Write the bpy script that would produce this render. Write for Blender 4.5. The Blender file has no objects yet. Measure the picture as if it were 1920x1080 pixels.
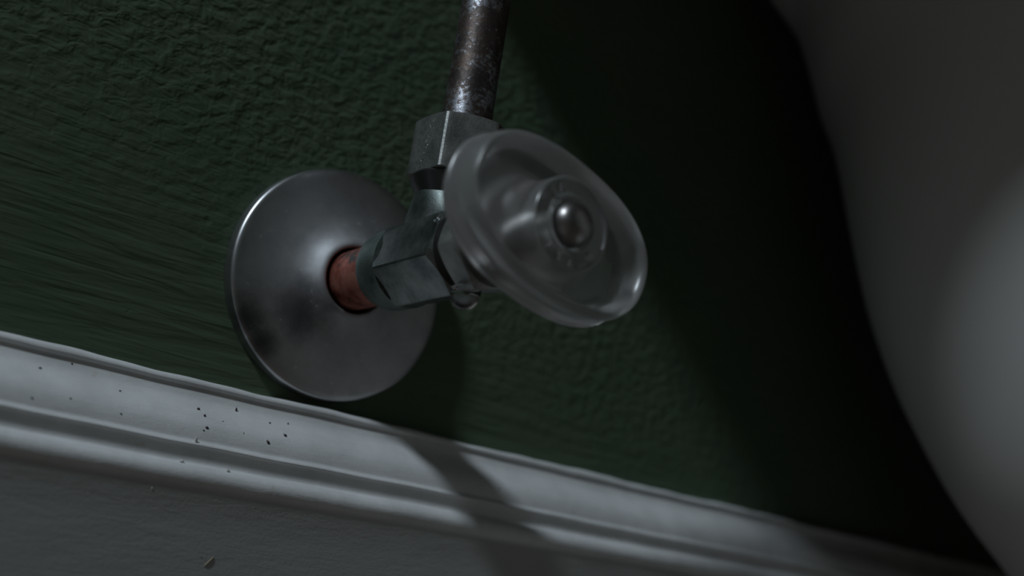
import bpy, bmesh, math, random
from mathutils import Vector, Matrix
random.seed(7)
S = 0.001            # every dimension below is written in millimetres
C = bpy.context.scene.collection
SC = bpy.context.scene
PI = math.pi

# ------------------------------------------------------------------ camera
cam = bpy.data.cameras.new('camera')
cam_o = bpy.data.objects.new('camera', cam)
C.objects.link(cam_o)
R0 = Vector((0.76362546, -0.63071089, 0.13813015))      # right
R1 = Vector((0.277557, 0.12750799, -0.95220997))        # down
R2 = Vector((0.5829565, 0.76547076, 0.27242657))        # forward
m = Matrix((( R0.x, -R1.x, -R2.x), (R0.y, -R1.y, -R2.y), (R0.z, -R1.z, -R2.z)))
cam_o.matrix_world = Matrix.Translation(Vector((-126.82, -246.54, -70.59)) * S) @ m.to_4x4()
cam.sensor_width = 36.0
cam.lens = 35.92
cam.clip_start = 0.005
cam.clip_end = 50
cam.dof.use_dof = True
cam.dof.focus_distance = 0.246
cam.dof.aperture_fstop = 6.5
SC.camera = cam_o

# ------------------------------------------------------------------ world: the dim room around
w = bpy.data.worlds.new('room_gloom')
SC.world = w
w.use_nodes = True
bg = w.node_tree.nodes['Background']
bg.inputs[0].default_value = (1.0, 0.91, 0.78, 1)
bg.inputs[1].default_value = 0.0195

# ------------------------------------------------------------------ lights
def area(name, loc, target, size, power, col, shape='DISK', size_y=None):
    l = bpy.data.lights.new(name, 'AREA')
    l.shape = shape; l.size = size * S; l.energy = power; l.color = col
    if size_y: l.size_y = size_y * S
    o = bpy.data.objects.new(name, l); C.objects.link(o)
    o.location = Vector(loc) * S
    o.rotation_euler = (Vector(target) - Vector(loc)).to_track_quat('-Z', 'Y').to_euler()
    return o
# cool lamp high on the left, close to the wall plane: its light rakes across the wall
area('raking_lamp', (-1430, -330, 1420), (40, -20, -20), 185, 20.5, (0.77, 0.90, 1.0))
# weak fill light added further out in the room on the left
area('room_fill', (-900, -1300, 480), (150, -60, 0), 520, 0.08, (0.80, 0.86, 1.0), 'RECTANGLE', 700)

SC.view_settings.view_transform = 'Standard'
SC.view_settings.look = 'None'
SC.view_settings.exposure = 0.0
SC.view_settings.gamma = 1.0
SC.view_settings.use_curve_mapping = False

# ------------------------------------------------------------------ helpers
def obj(name, bm, mat, parent=None, smooth=True, angle=35):
    me = bpy.data.meshes.new(name)
    bmesh.ops.recalc_face_normals(bm, faces=bm.faces)
    bm.to_mesh(me); bm.free()
    me.materials.append(mat)
    o = bpy.data.objects.new(name, me); C.objects.link(o)
    if smooth:
        me.shade_smooth() if hasattr(me, 'shade_smooth') else None
        me.set_sharp_from_angle(angle=math.radians(angle))
    if parent: o.parent = parent
    return o
def tag(o, label=None, cat=None, group=None, kind=None):
    if label: o['label'] = label
    if cat: o['category'] = cat
    if group: o['group'] = group
    if kind: o['kind'] = kind
    return o
def thing(name, label, cat, group=None, loc=(0, 0, 0)):
    o = bpy.data.objects.new(name, None); C.objects.link(o)
    o.empty_display_size = 0.01
    o.location = Vector(loc) * S
    return tag(o, label, cat, group)
def rings(bm, loops, cap0=False, cap1=False, closed=False):
    """bridge equal-length loops of points (mm)"""
    vs = [[bm.verts.new(Vector(p) * S) for p in lp] for lp in loops]
    n = len(vs[0])
    pairs = list(zip(vs, vs[1:]))
    if closed: pairs.append((vs[-1], vs[0]))
    for a, b in pairs:
        for i in range(n):
            j = (i + 1) % n
            bm.faces.new((a[i], a[j], b[j], b[i]))
    if cap0: bm.faces.new(vs[0])
    if cap1: bm.faces.new(vs[-1][::-1])
    return vs
def lathe_y(bm, prof, n=96, cx=0, cz=0, cap0=False, cap1=False, closed=False):
    """prof: (radius, y) around the pipe axis"""
    return rings(bm, [[(cx + r * math.cos(2*PI*i/n), y, cz + r * math.sin(2*PI*i/n)) for i in range(n)]
                      for r, y in prof], cap0, cap1, closed)
def lathe_z(bm, prof, n=64, cx=0, cy=0, cap0=False, cap1=False, closed=False):
    return rings(bm, [[(cx + r * math.cos(2*PI*i/n), cy + r * math.sin(2*PI*i/n), z) for i in range(n)]
                      for r, z in prof], cap0, cap1, closed)
def hex_radius(a, apothem, a0):
    """polar radius of a hexagon with a vertex at angle a0"""
    t = (a - a0) % (PI/3)
    return apothem / math.cos(t - PI/6)
def hex_prism(axis, apothem, rc, a0, ends, centre, n=120, bore=None, cham=1.0, edge=0.55):
    """chamfered hex nut: hexagon clipped by a cone at both ends, tiny edge rounding"""
    e0, e1 = ends
    sgn = 1 if e1 > e0 else -1
    corner = apothem / math.cos(PI/6)
    def loop(level, lim, off=0.0):
        pts = []
        for i in range(n):
            a = 2*PI*i/n
            r = min(hex_radius(a, apothem, a0), corner - edge * 0.35, lim)
            if axis == 'y':
                pts.append((centre[0] + r*math.cos(a), level(r, lim), centre[1] + r*math.sin(a)))
            else:
                pts.append((centre[0] + r*math.cos(a), centre[1] + r*math.sin(a), level(r, lim)))
        return pts
    bm = bmesh.new()
    flat = lambda v: (lambda r, lim: v)
    # cone: the corners start lower down than the flats -> the arcs seen on a nut's faces
    c0 = lambda r, lim: e0 + sgn * max(0.12, (r - (apothem - 0.25)) * cham)
    c1 = lambda r, lim: e1 - sgn * max(0.12, (r - (apothem - 0.25)) * cham)
    big = 999
    lo = []
    if bore:
        lo.append(loop(flat(e0), bore))
    lo += [loop(flat(e0), apothem - 0.3), loop(c0, big), loop(c1, big), loop(flat(e1), apothem - 0.3)]
    if bore:
        lo.append(loop(flat(e1), bore))
        rings(bm, lo, closed=True)
    else:
        rings(bm, lo, True, True)
    return bm
def box(bm, lo, hi):
    x0, y0, z0 = lo; x1, y1, z1 = hi
    v = [bm.verts.new(Vector(p) * S) for p in ((x0,y0,z0),(x1,y0,z0),(x1,y1,z0),(x0,y1,z0),(x0,y0,z1),(x1,y0,z1),(x1,y1,z1),(x0,y1,z1))]
    for f in ((0,1,2,3),(4,5,6,7),(0,1,5,4),(1,2,6,5),(2,3,7,6),(3,0,4,7)):
        bm.faces.new([v[i] for i in f])
    return v

# ------------------------------------------------------------------ materials
class NT:
    def __init__(self, name):
        self.m = bpy.data.materials.new(name); self.m.use_nodes = True
        self.t = self.m.node_tree; self.b = self.t.nodes['Principled BSDF']
        self.co = self.t.nodes.new('ShaderNodeTexCoord').outputs['Object']
    def n(self, kind, **kw):
        x = self.t.nodes.new(kind)
        for k, v in kw.items(): setattr(x, k, v)
        return x
    def l(self, a, b): self.t.links.new(a, b)
    def mapping(self, scale=(1,1,1), rot=(0,0,0), loc=(0,0,0), src=None):
        x = self.n('ShaderNodeMapping')
        x.inputs['Scale'].default_value = scale; x.inputs['Rotation'].default_value = rot; x.inputs['Location'].default_value = loc
        self.l(src or self.co, x.inputs[0]); return x.outputs[0]
    def noise(self, scale, detail=4, rough=0.55, src=None, dist=0.0):
        x = self.n('ShaderNodeTexNoise')
        x.inputs['Scale'].default_value = scale; x.inputs['Detail'].default_value = detail
        x.inputs['Roughness'].default_value = rough; x.inputs['Distortion'].default_value = dist
        self.l(src or self.co, x.inputs['Vector']); return x.outputs['Fac']
    def ramp(self, fac, stops, interp='LINEAR'):
        x = self.n('ShaderNodeValToRGB'); r = x.color_ramp; r.interpolation = interp
        while len(r.elements) < len(stops): r.elements.new(0.5)
        for e, (p, c) in zip(r.elements, stops):
            e.position = p
            e.color = (*c, 1) if isinstance(c, tuple) else (c, c, c, 1)
        self.l(fac, x.inputs[0]); return x.outputs['Color']
    def math(self, op, a, b=None, clamp=False):
        x = self.n('ShaderNodeMath', operation=op); x.use_clamp = clamp
        for i, v in enumerate((a, b)):
            if v is None: continue
            if isinstance(v, (int, float)): x.inputs[i].default_value = v
            else: self.l(v, x.inputs[i])
        return x.outputs[0]
    def mix(self, fac, a, b):
        x = self.n('ShaderNodeMix', data_type='RGBA')
        if isinstance(fac, (int, float)): x.inputs[0].default_value = fac
        else: self.l(fac, x.inputs[0])
        for i, v in ((6, a), (7, b)):
            if isinstance(v, tuple): x.inputs[i].default_value = (*v, 1)
            else: self.l(v, x.inputs[i])
        return x.outputs[2]
    def bump(self, h, dist, strength=1.0, normal=None):
        x = self.n('ShaderNodeBump'); x.inputs['Strength'].default_value = strength; x.inputs['Distance'].default_value = dist
        self.l(h, x.inputs['Height'])
        if normal: self.l(normal, x.inputs['Normal'])
        return x.outputs[0]
    def set(self, **kw):
        for k, v in kw.items():
            i = self.b.inputs[k]
            if isinstance(v, tuple): i.default_value = (*v, 1) if len(v) == 3 and i.type == 'RGBA' else v
            elif isinstance(v, (int, float)): i.default_value = v
            else: self.l(v, i)
        return self.m

def mat_wall():
    k = NT('green_wall_paint')
    sep = k.n('ShaderNodeSeparateXYZ'); k.l(k.co, sep.inputs[0])
    # roller stipple above, brush strokes along the skirting: one blends into the other
    wob = k.noise(14, 2)
    edge = k.math('ADD', k.math('MULTIPLY', sep.outputs[0], 0.2), sep.outputs[2])
    edge = k.math('ADD', edge, k.math('MULTIPLY', wob, 0.045))
    mask = k.ramp(k.math('ADD', k.math('MULTIPLY', edge, 14.0), 0.10), [(0.0, 1.0), (1.0, 0.0)], 'EASE')
    st = k.noise(235, 2, 0.5, k.mapping((1.0, 1, 1.35), (0, 0.15, 0)), 0.35)
    st = k.ramp(st, [(0.26, 0.0), (0.74, 1.0)], 'EASE')
    st2 = k.noise(900, 2, 0.5)
    stip = k.math('ADD', k.math('MULTIPLY', st, 0.86), k.math('MULTIPLY', st2, 0.14))
    br = k.noise(300, 3, 0.5, k.mapping((0.10, 1, 1.0), (0, 0.22, 0)), 0.3)
    br = k.ramp(br, [(0.3, 0.0), (0.7, 1.0)])
    brush = k.math('ADD', k.math('MULTIPLY', br, 0.75), k.math('MULTIPLY', k.noise(60, 3), 0.25))
    sc = k.n('ShaderNodeMix', data_type='FLOAT'); k.l(mask, sc.inputs[0])
    k.l(stip, sc.inputs[2]); k.l(brush, sc.inputs[3])
    pits = k.noise(120, 1, 0.4)
    pits = k.ramp(pits, [(0.22, 0.0), (0.27, 1.0)])
    h = k.math('ADD', sc.outputs[0], k.math('MULTIPLY', pits, 0.5))
    col = k.ramp(k.noise(22, 4, 0.6), [(0.3, (0.080, 0.118, 0.077)), (0.7, (0.097, 0.132, 0.083))])
    return k.set(**{'Base Color': col, 'Roughness': 0.7, 'Specular IOR Level': 0.1, 'Normal': k.bump(h, 0.00038)})
def mat_trim():
    k = NT('white_gloss_paint')
    dirt_and_dim = k.ramp(k.noise(70, 5, 0.7), [(0.35, (0.60, 0.60, 0.60)), (0.62, (0.70, 0.70, 0.70))])
    spot = k.ramp(k.noise(240, 2, 0.5), [(0.71, 0.0), (0.76, 1.0)])
    # the plain board under the moulding is coloured greyer, painting in its dimmer light
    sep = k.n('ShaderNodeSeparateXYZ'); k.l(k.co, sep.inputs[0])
    board_dim = k.ramp(k.math('MULTIPLY', sep.outputs[2], -10.0), [(0.597, 0.0), (0.612, 1.0)])
    dirt_and_dim = k.mix(board_dim, dirt_and_dim, (0.38, 0.38, 0.37))
    col = k.mix(k.math('MULTIPLY', spot, 0.25), dirt_and_dim, (0.42, 0.34, 0.24))
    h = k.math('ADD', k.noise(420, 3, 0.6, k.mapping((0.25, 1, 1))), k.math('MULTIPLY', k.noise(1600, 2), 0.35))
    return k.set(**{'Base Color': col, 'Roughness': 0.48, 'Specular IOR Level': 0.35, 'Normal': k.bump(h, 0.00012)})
def mat_chrome():
    k = NT('worn_chrome')
    n = k.noise(60, 5, 0.7)
    hub = k.n('ShaderNodeVectorMath', operation='LENGTH'); k.l(k.co, hub.inputs[0])
    r = k.ramp(k.math('ADD', k.math('MULTIPLY', hub.outputs['Value'], 25.0), k.math('MULTIPLY', k.noise(38, 4, 0.65), 0.25)), [(0.48, 0.72), (0.90, 0.36)])
    col = k.ramp(n, [(0.32, (0.38, 0.38, 0.39)), (0.6, (0.50, 0.50, 0.51))])
    # mottled worn patches, with dark reflections of the room painted into the colour
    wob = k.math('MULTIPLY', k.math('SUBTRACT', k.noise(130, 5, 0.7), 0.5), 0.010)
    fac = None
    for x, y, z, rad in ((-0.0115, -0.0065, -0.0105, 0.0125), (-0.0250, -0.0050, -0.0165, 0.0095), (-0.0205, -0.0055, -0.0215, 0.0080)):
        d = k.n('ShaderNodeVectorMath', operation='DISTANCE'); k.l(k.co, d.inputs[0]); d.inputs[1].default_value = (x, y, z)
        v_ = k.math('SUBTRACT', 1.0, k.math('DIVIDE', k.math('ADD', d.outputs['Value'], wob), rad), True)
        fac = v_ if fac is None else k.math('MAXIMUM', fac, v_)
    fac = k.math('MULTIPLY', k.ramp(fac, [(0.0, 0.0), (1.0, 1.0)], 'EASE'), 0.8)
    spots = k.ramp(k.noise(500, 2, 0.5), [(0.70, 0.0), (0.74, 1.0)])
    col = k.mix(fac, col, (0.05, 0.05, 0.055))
    col = k.mix(k.math('MULTIPLY', spots, 0.5), col, (0.75, 0.75, 0.75))
    return k.set(**{'Base Color': col, 'Metallic': 1.0, 'Roughness': r, 'Normal': k.bump(n, 0.00003, 0.5)})
def mat_brass(name, c0, c1, r0, r1):
    k = NT(name)
    grain = k.noise(1500, 3, 0.7)
    blot = k.noise(130, 5, 0.65)
    col = k.ramp(blot, [(0.32, c0), (0.68, c1)])
    r = k.ramp(k.noise(240, 4, 0.6), [(0.3, r0), (0.7, r1)])
    return k.set(**{'Base Color': col, 'Metallic': 1.0, 'Roughness': r, 'Normal': k.bump(grain, 0.00006)})
def mat_copper():
    k = NT('tarnished_copper')
    f = k.noise(115, 5, 0.65)
    col = k.ramp(f, [(0.36, (0.035, 0.030, 0.03)), (0.45, (0.30, 0.085, 0.055)), (0.58, (0.46, 0.18, 0.14)), (0.75, (0.46, 0.27, 0.17))])
    return k.set(**{'Base Color': col, 'Metallic': 0.75, 'Roughness': 0.5, 'Normal': k.bump(f, 0.00008)})
def mat_riser():
    k = NT('corroded_steel_pipe')
    big = k.noise(55, 3, 0.6, k.mapping((0.6, 0.6, 1.0), (0, 0, 0), (0.013, 0, 0.006)))
    fine = k.noise(800, 4, 0.75)
    bare = k.ramp(k.math('ADD', big, k.math('MULTIPLY', k.math('SUBTRACT', fine, 0.5), 0.55)), [(0.44, 0.0), (0.54, 1.0)])
    rust = k.ramp(k.noise(210, 5, 0.7), [(0.4, (0.055, 0.045, 0.043)), (0.68, (0.115, 0.082, 0.066))])
    col = k.mix(bare, rust, (0.40, 0.41, 0.45))
    met = k.ramp(bare, [(0, 0.75), (1, 1.0)])
    r = k.ramp(bare, [(0.0, 0.46), (1.0, 0.33)])
    return k.set(**{'Base Color': col, 'Metallic': met, 'Roughness': r, 'Normal': k.bump(fine, 0.00008)})
def mat_plain(name, col, rough, metal=0.0, spec=0.5, bump=0.0, bs=500):
    k = NT(name)
    n = k.noise(90, 4, 0.6)
    c2 = tuple(x * 0.82 for x in col)
    kw = {'Base Color': k.ramp(n, [(0.3, c2), (0.7, col)]), 'Roughness': rough, 'Metallic': metal, 'Specular IOR Level': spec}
    if bump: kw['Normal'] = k.bump(k.noise(bs, 3), bump)
    return k.set(**kw)
def mat_handle():
    k = NT('frosted_clear_plastic')
    haze = k.noise(120, 4, 0.6)
    col = k.ramp(haze, [(0.3, (0.70, 0.69, 0.68)), (0.7, (0.80, 0.78, 0.77))])
    k.set(**{'Base Color': col, 'Roughness': 0.29, 'IOR': 1.46, 'Transmission Weight': 0.90,
             'Normal': k.bump(k.noise(700, 3), 0.00002)})
    return k.m
def mat_water():
    k = NT('clear_water')
    return k.set(**{'Base Color': (1.0, 1.0, 1.0), 'Roughness': 0.02, 'IOR': 1.33, 'Transmission Weight': 1.0})
def mat_porcelain():
    k = NT('white_porcelain')
    col = k.ramp(k.noise(9, 3), [(0.3, (0.60, 0.58, 0.56)), (0.7, (0.64, 0.62, 0.60))])
    return k.set(**{'Base Color': col, 'Roughness': 0.32, 'Specular IOR Level': 0.4})
def mat_floor():
    k = NT('worn_floorboards')
    col = k.ramp(k.noise(8, 5, 0.6, k.mapping((0.3, 3, 1))), [(0.3, (0.10, 0.075, 0.058)), (0.7, (0.16, 0.12, 0.095))])
    return k.set(**{'Base Color': col, 'Roughness': 0.5})

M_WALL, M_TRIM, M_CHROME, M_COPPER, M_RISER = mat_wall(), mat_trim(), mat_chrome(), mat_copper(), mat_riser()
M_BODY = mat_brass('wet_plated_brass', (0.12, 0.145, 0.14), (0.30, 0.31, 0.30), 0.28, 0.42)
M_NUT = mat_brass('plated_nut_metal', (0.23, 0.235, 0.23), (0.37, 0.365, 0.35), 0.40, 0.52)
M_COLLAR = mat_brass('green_tarnished_brass', (0.12, 0.16, 0.14), (0.24, 0.28, 0.255), 0.4, 0.55)
M_PATINA = mat_brass('dull_patinated_brass', (0.08, 0.10, 0.095), (0.20, 0.215, 0.205), 0.42, 0.55)
M_THREAD = mat_plain('black_wet_thread', (0.02, 0.018, 0.018), 0.3)
M_BEAD = NT('beaded_water').set(**{'Base Color': (1.0, 1.0, 1.0), 'Roughness': 0.1, 'IOR': 1.45, 'Transmission Weight': 1.0})
M_HANDLE, M_WATER, M_PORC, M_FLOOR = mat_handle(), mat_water(), mat_porcelain(), mat_floor()
M_SCREW = mat_plain('polished_screw_metal', (0.30, 0.28, 0.275), 0.36, 1.0)
M_SPECK = mat_plain('dark_grit', (0.06, 0.045, 0.045), 0.8)
M_FLAKE = mat_plain('paint_flake', (0.62, 0.62, 0.60), 0.6)
M_STRAW = mat_plain('straw_splinter', (0.34, 0.29, 0.20), 0.7)

# ------------------------------------------------------------------ structure
FLOOR_Z = -190
bm = bmesh.new()
nx, nz = 60, 40
n = 24                       # wall with the round hole for the pipe
hole = [(9.2*math.cos(2*PI*i/n), 0, 9.2*math.sin(2*PI*i/n)) for i in range(n)]
inner = [(9.2*math.cos(2*PI*i/n), 40, 9.2*math.sin(2*PI*i/n)) for i in range(n)]
def sq(a):
    c, s = math.cos(a), math.sin(a); k = 1/max(abs(c), abs(s)); return c*k, s*k
outer = []
for i in range(n):
    c, s = sq(2*PI*i/n)
    outer.append(((c*1000 if c > 0 else c*1000), 0, (s*1150 if s > 0 else -s*FLOOR_Z)))
rings(bm, [inner, hole, outer])
wall = tag(obj('wall_back', bm, M_WALL, smooth=False), 'dark green painted wall with roller stipple and brush strokes', kind='structure')

bm = bmesh.new()
box(bm, (-1000, -2000, FLOOR_Z-20), (1000, 0, FLOOR_Z))
tag(obj('floor', bm, M_FLOOR, smooth=False), 'dark brown floor below the skirting', kind='structure')

bm = bmesh.new()
box(bm, (-2000, -2020, FLOOR_Z), (2000, -2000, 2100))
tag(obj('wall_front', bm, M_WALL, smooth=False), 'dark green wall on the far side of the room behind the viewer', kind='structure')

# skirting board profile (y, z)
prof = [(0.0, -33.9), (-3.0, -34.1), (-4.4, -34.6), (-5.0, -35.4), (-4.9, -36.0), (-4.3, -36.3), (-4.4, -36.7),
        (-4.9, -38.0), (-5.8, -39.5), (-7.4, -41.0), (-9.4, -42.5), (-11.2, -44.0), (-12.5, -45.5), (-13.3, -47.0), (-13.8, -48.5), (-14.1, -49.6), (-14.9, -50.3), (-15.2, -50.8),
        (-14.7, -51.3), (-14.5, -52.6), (-14.6, -54.4), (-15.1, -55.1), (-16.6, -55.6), (-17.9, -56.5), (-18.5, -57.7), (-18.5, -58.9),
        (-18.2, -60.0), (-17.9, -61.6), (-17.8, -70.0), (-17.8, FLOOR_Z)]
# subdivide the visible moulding smoothly (Catmull-Rom)
def smooth_prof(p, k=3):
    out = []
    for i in range(len(p)-1):
        p0, p1, p2, p3 = p[max(i-1,0)], p[i], p[i+1], p[min(i+2, len(p)-1)]
        for j in range(k):
            t = j/k
            out.append(tuple(0.5*((2*b)+(c-a)*t+(2*a-5*b+4*c-d)*t*t+(-a+3*b-3*c+d)*t**3) for a,b,c,d in zip(p0,p1,p2,p3)))
    return out + [p[-1]]
sp = smooth_prof(prof[:28]) + prof[28:]
xs = [-1000, -600, -300] + [-160 + 2*i for i in range(260)] + [420, 600, 1000]
bm = bmesh.new()
cols = []
for x in xs:
    # hand-painted unevenness of the upper edge and of the wood
    w1 = 0.35*math.sin(x*0.075+0.6) + 0.22*math.sin(x*0.19+1.1) + 0.12*math.sin(x*0.47)
    w2 = 0.14*math.sin(x*0.041) + 0.06*math.sin(x*0.23+2)
    col = []
    for i, (y, z) in enumerate(sp):
        top = max(0.0, 1 - (i/14))
        col.append(bm.verts.new(Vector((x, y - (0.10*w2 if y < -1 else 0), z + top*w1*0.7 + (1-top)*w2*(1 if z > -70 else 0))) * S))
    cols.append(col)
for a, b in zip(cols, cols[1:]):
    for i in range(len(sp)-1):
        bm.faces.new((a[i], b[i], b[i+1], a[i+1]))
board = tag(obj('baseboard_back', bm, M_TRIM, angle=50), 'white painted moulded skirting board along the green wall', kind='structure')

# ------------------------------------------------------------------ toilet (right foreground side of the wall)
AX, AY = 282.0, -194.0
tz = [(129.4, -46.2), (145.0, -25.9), (158.8, -2.1), (168.9, 19.3), (178.0, 45.3), (185.0, 74.7), (191.5, 104.1), (197.7, 119.9), (201.1, 130.1), (204.5, 140.3), (210.2, 152.7), (226.0, 166.2)]
low = [(132,FLOOR_Z),(132,-181),(124,-165),(110,-140),(101,-112),(102,-90),(114,-67)]
prof_t = [(r, z) for r, z in low] + tz + [(233, 174), (236, 179), (232, 183), (210, 185)]
prof_t = smooth_prof(prof_t, 3)
def toilet_ring(r, z, n=96):
    pts = []
    for i in range(n):
        a = 2*PI*i/n
        x, y = r*math.cos(a), r*math.sin(a)
        if y < 0: y *= 1.0 + 1.2*min(1, max(0, (z+60)/180)) + 0.9      # bowl reaches out into the room
        if y < 0: x *= 1 + 0.12*min(1, max(0, (z-50)/60))*min(1, -y/70)
        Y = AY + y
        if Y > -26: Y = -26 + 21*(1-math.exp(-(Y+26)/21))               # flattened towards the wall
        pts.append((AX + x, Y, z))
    return pts
t = thing('toilet', 'large white porcelain toilet with rounded pedestal, blurred at the right edge', 'toilet', loc=(0, 0, 0))
bm = bmesh.new()
rings(bm, [toilet_ring(r, z) for r, z in prof_t], True, True)
obj('bowl_pedestal', bm, M_PORC, t, angle=60)
bm = bmesh.new()
def rrect(x0, x1, y0, y1, r, z, k=8):
    pts = []
    for cx, cy, a0 in ((x1-r, y1-r, 0), (x0+r, y1-r, PI/2), (x0+r, y0+r, PI), (x1-r, y0+r, 1.5*PI)):
        for i in range(k+1):
            a = a0 + PI/2*i/k
            pts.append((cx + r*math.cos(a), cy + r*math.sin(a), z))
    return pts
TX0, TX1, TY0, TY1, TZ = -57, 550, -204, -3, 184
lo = []
for d, z in ((6, TZ), (2, TZ+2), (0, TZ+6), (0, TZ+28), (0, TZ+330)):
    lo.append(rrect(TX0+d, TX1-d, TY0+d, TY1-d*0.1, 22, z))
rings(bm, lo, True, True)
obj('tank', bm, M_PORC, t, angle=60)
bm = bmesh.new()
rings(bm, [rrect(TX0-6, TX1+6, TY0-6, TY1, 24, TZ+330), rrect(TX0-8, TX1+8, TY0-8, TY1, 26, TZ+346), rrect(TX0+4, TX1-4, TY0+4, TY1-4, 30, TZ+360)], True, True)
obj('tank_lid', bm, M_PORC, t, angle=60)

# ------------------------------------------------------------------ escutcheon
bm = bmesh.new()
ep = [(31.4, -0.1), (32.15, -0.1), (32.2, -0.4), (32.1, -1.2), (32.05, -3.2), (31.85, -3.8), (31.4, -4.25), (30.6, -4.55), (29.4, -4.8), (26, -5.4), (22, -6.2), (18, -7.1),
      (16, -7.7), (14.2, -8.5), (12.7, -9.5), (11.5, -10.6), (10.6, -11.4), (9.8, -11.8), (9.2, -11.75), (9.0, -11.2), (9.0, -8.0)]
ep2 = smooth_prof(ep[4:-1], 3)
inner_p = [(9.6, -8.0), (12.4, -9.0), (18, -6.2), (26, -4.5), (30.4, -3.6), (31.2, -2.5)]
lathe_y(bm, ep[:4] + ep2 + [ep[-1]] + inner_p, n=160, closed=True)
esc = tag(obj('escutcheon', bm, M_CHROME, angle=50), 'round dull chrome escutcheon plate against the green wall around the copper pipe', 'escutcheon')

# ------------------------------------------------------------------ copper pipe
bm = bmesh.new()
lathe_y(bm, [(7.2, 38), (7.95, 38), (7.95, -10), (7.98, -20), (7.95, -33), (7.2, -33)], n=64, closed=True)
tag(obj('copper_pipe', bm, M_COPPER), 'short tarnished copper pipe coming out of the round chrome plate', 'pipe')

# ------------------------------------------------------------------ shut-off valve
v = thing('shutoff_valve', 'wet metal angle stop valve with hexagonal body and clear oval handle', 'valve', loc=(0, 0, 0))
bm = bmesh.new()
lathe_y(bm, [(8.05, -27.2), (8.9, -26.9), (9.6, -27.4), (10.1, -28.6), (10.35, -31), (10.4, -37.2), (8.05, -37.2)], n=72, closed=True)
tag(obj('inlet_collar', bm, M_COLLAR, v), 'greenish tarnished collar on the copper pipe')
a0 = math.radians(140)
obj('body_hexagon', hex_prism('y', 9.7, 0, a0, (-36.4, -61.3), (0, 0), cham=0.75), M_BODY, v, angle=22)
bm = bmesh.new()
def boss_ring(r, ry, z, n=64):
    return [(r*math.cos(2*PI*i/n), -51.0 + ry*math.sin(2*PI*i/n), z) for i in range(n)]
rings(bm, [boss_ring(*q) for q in ((6, 6, 0), (8.6, 11.6, 2), (9.0, 12.6, 8.2), (9.1, 12.2, 9.8), (9.1, 11.0, 11.4), (9.1, 9.7, 13.2), (9.0, 9.1, 14.2), (8.6, 8.6, 14.6), (6, 6, 14.6))], True, True)
obj('outlet_boss', bm, M_PATINA, v)
bm = bmesh.new()       # dark thread and packing between the two hexagons, rolled like a real thread
pr = []
for i in range(13):
    y = -61.0 - i*0.32
    pr.append((9.35 + (0.28 if i % 2 else -0.2), y))
lathe_y(bm, pr, n=72, cap0=True, cap1=True)
tag(obj('packing_thread', bm, M_THREAD, v), 'black wet thread between the two hexagons')
obj('packing_nut', hex_prism('y', 10.0, 0, math.radians(135), (-64.6, -71.3), (0, 0), cham=0.6), M_NUT, v, angle=22)
bm = bmesh.new()
lathe_y(bm, [(6, -70.6), (9.0, -71.0), (8.6, -72.4), (8.9, -73.8), (10.0, -75.0), (10.6, -76.2), (10.7, -78.5), (10.2, -80.0), (6, -80.3)], n=72, closed=True)
obj('bonnet', bm, M_NUT, v)
bm = bmesh.new()
lathe_y(bm, [(3.6, -79.6), (3.6, -94.5)], n=32, cap0=True, cap1=True)
obj('stem', bm, M_SCREW, v)

# oval handle
HR = math.radians(-14.5)
def oval(a, b, y, n=128, e=2.35):
    pts = []
    k = min(1.0, abs(a-b)/6)
    ee = 2 + (e-2)*k
    for i in range(n):
        t_ = 2*PI*i/n
        c, s = math.cos(t_), math.sin(t_)
        x = a*math.copysign(abs(c)**(2/ee), c); z = b*math.copysign(abs(s)**(2/ee), s)
        pts.append((x*math.cos(HR) - z*math.sin(HR), y, x*math.sin(HR) + z*math.cos(HR)))
    return pts
hp = [(4.2, 4.2, -80.8), (9.4, 9.4, -80.7), (10.6, 10.3, -81.0), (13.5, 11.8, -81.9), (18, 13.6, -83.2), (22.5, 15.0, -84.5), (25.0, 15.9, -85.6), (25.9, 16.3, -86.6),
      (26.0, 16.3, -87.6), (25.5, 15.8, -88.2), (25.5, 15.8, -90), (25.3, 15.5, -93), (25.0, 15.2, -94.6), (24.5, 14.7, -95.4), (23.8, 14.0, -95.5), (23.2, 13.4, -95.0),
      (22.8, 13.0, -93.5), (22.2, 12.5, -90), (21.0, 11.6, -87.8), (18.8, 10.9, -87.0), (15.5, 10.4, -87.0), (12.6, 10.2, -88.2), (11.0, 10.1, -90.5), (10.4, 10.1, -94),
      (10.2, 10.1, -96.6), (9.9, 9.9, -97.0), (9.4, 9.4, -97.0), (9.1, 9.1, -96.6), (6.6, 6.6, -96.6), (6.3, 6.3, -97.2), (5.7, 5.7, -97.3), (5.3, 5.3, -96.8), (4.8, 4.8, -95.4), (4.2, 4.2, -95.2)]
bm = bmesh.new()
rings(bm, [oval(*q) for q in hp], closed=True)
h = tag(obj('handle', bm, M_HANDLE, v, angle=40), 'frosted clear plastic oval handle')
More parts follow.
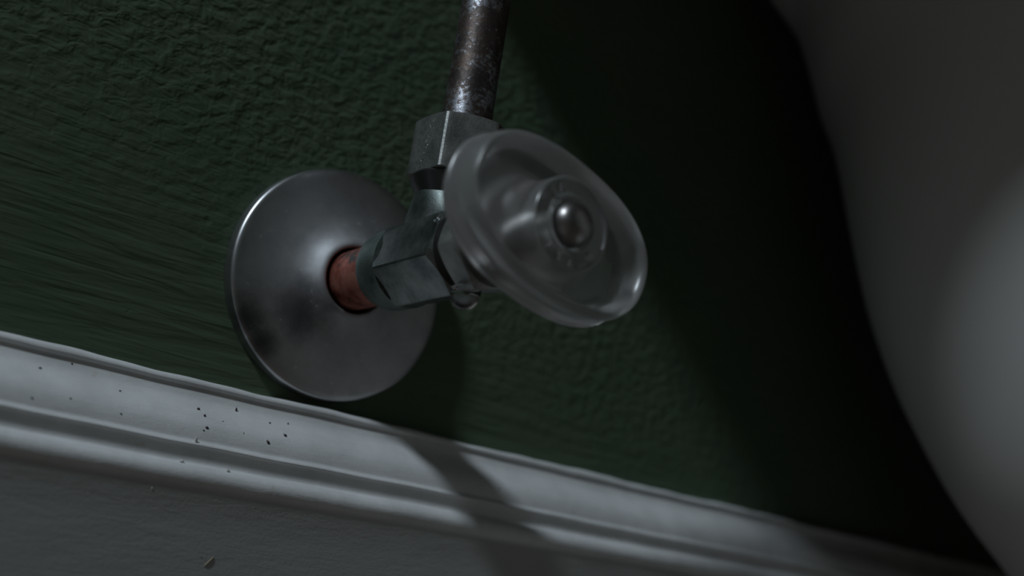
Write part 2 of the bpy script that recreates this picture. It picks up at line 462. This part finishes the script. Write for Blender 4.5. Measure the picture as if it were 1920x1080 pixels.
# raised characters on the hub ring (worn beyond reading: only their strokes remain)
glyphs = {'L': [((0,1),(0,0)),((0,0),(.6,0))], 'Y': [((0,1),(.35,.5)),((.7,1),(.35,.5)),((.35,.5),(.35,0))],
          'T': [((0,1),(.7,1)),((.35,1),(.35,0))], 'P': [((0,0),(0,1)),((0,1),(.55,1)),((.55,1),(.55,.5)),((.55,.5),(0,.5))],
          'O': [((0,0),(0,1)),((0,1),(.6,1)),((.6,1),(.6,0)),((.6,0),(0,0))], 'V': [((0,1),(.35,0)),((.35,0),(.7,1))]}
bm = bmesh.new()
def glyph(ch, ang):
    r = 7.9; sc = 1.9
    cx, cz = r*math.cos(ang), r*math.sin(ang)
    ux, uz = -math.sin(ang), math.cos(ang)            # reading direction (baseline outward)
    vx, vz = -math.cos(ang), -math.sin(ang)
    for (a, b), (c, d) in glyphs[ch]:
        p = [((a-.35)*sc, (b-.5)*sc), ((c-.35)*sc, (d-.5)*sc)]
        P = [(cx+ux*s+vx*q, cz+uz*s+vz*q) for s, q in p]
        dx, dz = P[1][0]-P[0][0], P[1][1]-P[0][1]; L = math.hypot(dx, dz) or 1
        ox, oz = -dz/L*0.2, dx/L*0.2
        base = [(P[0][0]+ox, P[0][1]+oz), (P[1][0]+ox, P[1][1]+oz), (P[1][0]-ox, P[1][1]-oz), (P[0][0]-ox, P[0][1]-oz)]
        lo_ = [bm.verts.new(Vector((x, -96.55, z))*S) for x, z in base]
        hi_ = [bm.verts.new(Vector((x, -97.35, z))*S) for x, z in base]
        bm.faces.new(lo_); bm.faces.new(hi_[::-1])
        for i in range(4):
            j = (i+1) % 4; bm.faces.new((lo_[i], hi_[i], hi_[j], lo_[j]))
for ch, d in zip('LYTPO', (234, 254, 274, 294, 316)): glyph(ch, math.radians(d))
for ch, d in zip('VTL', (120, 140, 160)): glyph(ch, math.radians(d))
tag(obj('raised_lettering', bm, M_HANDLE, h, smooth=False), 'small worn raised lettering around the screw')
bm = bmesh.new()       # domed screw
lathe_y(bm, [(2.2, -94.8), (4.5, -95.0), (4.75, -96.4), (4.7, -97.2), (4.4, -98.2), (3.8, -99.1), (3.0, -99.7), (2.0, -100.1), (1.0, -100.3), (0.25, -100.35)], n=48, cap0=True, cap1=True)
tag(obj('handle_screw', bm, M_SCREW, h, angle=60), 'shiny domed metal screw')

# ------------------------------------------------------------------ riser with its coupling nut
r_ = thing('supply_riser', 'dark corroded metal riser pipe standing on the hexagonal coupling nut', 'pipe', loc=(0, -52, 32))
def at_riser(o): o.location = -r_.location; return o
bm = bmesh.new()
lathe_z(bm, [(5.4, 17), (6.2, 17)] + [(6.2 + 0.04*math.sin(z*0.9), z) for z in range(24, 184, 6)] + [(6.2, 186), (5.4, 186)], n=64, cy=-52, closed=True)
at_riser(obj('tube', bm, M_RISER, r_))
at_riser(obj('coupling_nut', hex_prism('z', 10.7, 0, math.radians(155), (18.0, 32.8), (0, -52), bore=6.3, cham=0.35, edge=0.6), M_NUT, r_, angle=22))
bm = bmesh.new()
lathe_z(bm, [(6.2, 13.6), (8.6, 13.6), (9.0, 14.4), (10.4, 16.4), (11.2, 17.9), (11.0, 18.4), (6.2, 18.4)], n=64, cy=-52, closed=True)
tag(at_riser(obj('washer', bm, M_THREAD, r_)), 'black rubber washer under the nut')

# ------------------------------------------------------------------ water
def drop_mesh(bm, c, r, sag, n=24):
    """hanging drop: flat top, round belly (mm)"""
    pr = []
    for i in range(12):
        u = i/11
        a = u*PI*0.5
        pr.append((r*math.cos(a)**0.8 * (1 if i else 1.0), -sag*math.sin(a)))
    pr[-1] = (0.05, -sag)
    pr = [(r*0.86, 0.5), (r*0.97, 0.25)] + pr
    rings(bm, [[(c[0] + q*math.cos(2*PI*i/n), c[1] + q*1.12*math.sin(2*PI*i/n), c[2] + z) for i in range(n)] for q, z in pr], True, True)
bm = bmesh.new()
drop_mesh(bm, (-2.6, -66.8, -10.9), 3.4, 4.4)
tag(obj('water_drop', bm, M_WATER, angle=80), 'large clear water drop hanging under the packing nut', 'water drop')
def bead(name, c, nrm, r, label, group=None):
    bm = bmesh.new()
    nv = Vector(nrm).normalized(); q = nv.to_track_quat('Z', 'Y')
    n_ = 12; lo_ = []
    for i in range(6):
        a = PI/2*i/5
        lo_.append([tuple(Vector(c) + q @ Vector((r*max(0.02, math.cos(a))*math.cos(2*PI*j/n_), r*max(0.02, math.cos(a))*math.sin(2*PI*j/n_), r*0.62*math.sin(a)-0.08))) for j in range(n_)])
    rings(bm, lo_, True, True)
    return tag(obj(name, bm, M_BEAD, angle=80), label, 'droplet', group)
# row of beads down the left face of the coupling nut (face between the vertices at 155 and 215 degrees)
fa = math.radians(185)
fn = (math.cos(fa), math.sin(fa), 0)
tang = (-math.sin(fa), math.cos(fa))
ORDER = ('topmost', 'second from the top', 'third from the top', 'fourth from the top', 'fourth from the bottom', 'third from the bottom', 'second from the bottom', 'lowest')
for word, (s, z, rr) in zip(ORDER, ((1.4, 30.9, .5), (0.75, 29.6, .62), (.25, 27.3, .6), (-.35, 25.9, .42), (.35, 24.4, .5), (-.15, 23.1, .64), (-.75, 21.1, .6), (-1.25, 19.7, .5))):
    bead('water_bead', (10.7*fn[0]+tang[0]*s, -52+10.7*fn[1]+tang[1]*s, z), fn, rr,
         'tiny water bead, ' + word + ' in the row on the coupling nut', 'water beads on the coupling nut')
def on_hex(ap, a0d, deg, y):
    a = math.radians(deg); r = hex_radius(a, ap, math.radians(a0d))
    return (r*math.cos(a), y, r*math.sin(a))
bead('water_bead', on_hex(9.7, 140, 150, -60.2), (-.8, 0, .5), 1.0, 'bright water bead on the front rim of the hexagonal valve body')
bead('water_bead', on_hex(10.0, 135, 160, -67.0), (-.87, 0, .5), 1.2, 'larger water bead on upper face of the packing nut')
bead('water_bead', on_hex(10.0, 135, 172, -69.9), (-.87, 0, .5), .8, 'small water bead at the handle side edge of the packing nut')

# ------------------------------------------------------------------ specks, flakes and a splinter on the skirting
bm = bmesh.new()
def blob(c, r, st=1.0):
    mtx = Matrix.Translation(Vector(c)*S) @ Matrix.Rotation(random.uniform(-.4, .4), 4, 'Y') @ Matrix.Diagonal((r*S, r*0.6*S, r*st*S, 1))
    bmesh.ops.create_icosphere(bm, subdivisions=1, radius=1, matrix=mtx)
SPK = [(-33.68,-8.7,-41.97,.42,1),(-32.52,-10.61,-43.47,.32,1.6),(-32.33,-12.98,-46.31,.42,.9),(-33.1,-13.34,-47.1,.22,1),(-27.97,-11.02,-43.84,.17,1),(-23.21,-6.34,-40.07,.30,3.0),
       (-14.49,-7.93,-41.41,.28,1),(-9.03,-6.87,-40.55,.24,1.9),(-11.28,-11.28,-44.08,.44,1.1),(-16.34,-13.21,-46.8,.40,1.2),(-22.85,-12.63,-45.71,.15,1),(-70.19,-6.77,-40.46,.38,.7),
       (-63.36,-4.77,-37.7,.26,1),(-71.79,-13.59,-47.82,.3,.6),(-63.98,-12.92,-46.19,.26,.7),(-52.61,-8.41,-41.76,.28,.9),(-52.72,-13.4,-47.27,.24,1),(57.13,-12.91,-46.18,.3,1.1),(-28.89,-17.7,-75.33,.28,.6)]
for x, y, z, r, st in SPK: blob((x, y, z), r, st)
tag(obj('grit_specks', bm, M_SPECK, board, smooth=False), 'dark grit specks stuck in the paint', kind='stuff')
bm = bmesh.new()
for x, y, z, r, st in ((-34.93,-14.68,-49.9,.42,2.4),(-26.47,-16.45,-55.45,.6,.8),(-37.45,-15.3,-55.1,.7,.4),(-16.75,-13.1,-46.25,.3,1.0),(-11.6,-10.9,-43.7,.25,1),(-43.67,-17.95,-62.15,.22,1)): blob((x, y, z), r, st)
tag(obj('paint_flakes', bm, M_FLAKE, board, smooth=False), 'small loose white paint flakes', kind='stuff')

# splinter of straw caught on the plain lower board
bm = bmesh.new()
p0, p1 = Vector((-27.9, -17.8, -77.2)), Vector((-26.1, -17.85, -74.9))
ax_ = (p1-p0).normalized(); u_ = ax_.orthogonal().normalized(); w_ = ax_.cross(u_)
lo = []
for t_, r in ((0, .08), (.15, .16), (.5, .19), (.85, .15), (1, .06)):
    c_ = p0.lerp(p1, t_) + Vector((0, -0.05*math.sin(PI*t_), 0))
    lo.append([tuple(c_ + u_*r*math.cos(2*PI*i/8) + w_*r*math.sin(2*PI*i/8)) for i in range(8)])
rings(bm, lo, True, True)
tag(obj('straw_splinter', bm, M_STRAW), 'tiny straw coloured splinter stuck to the lower board of the skirting', 'splinter')
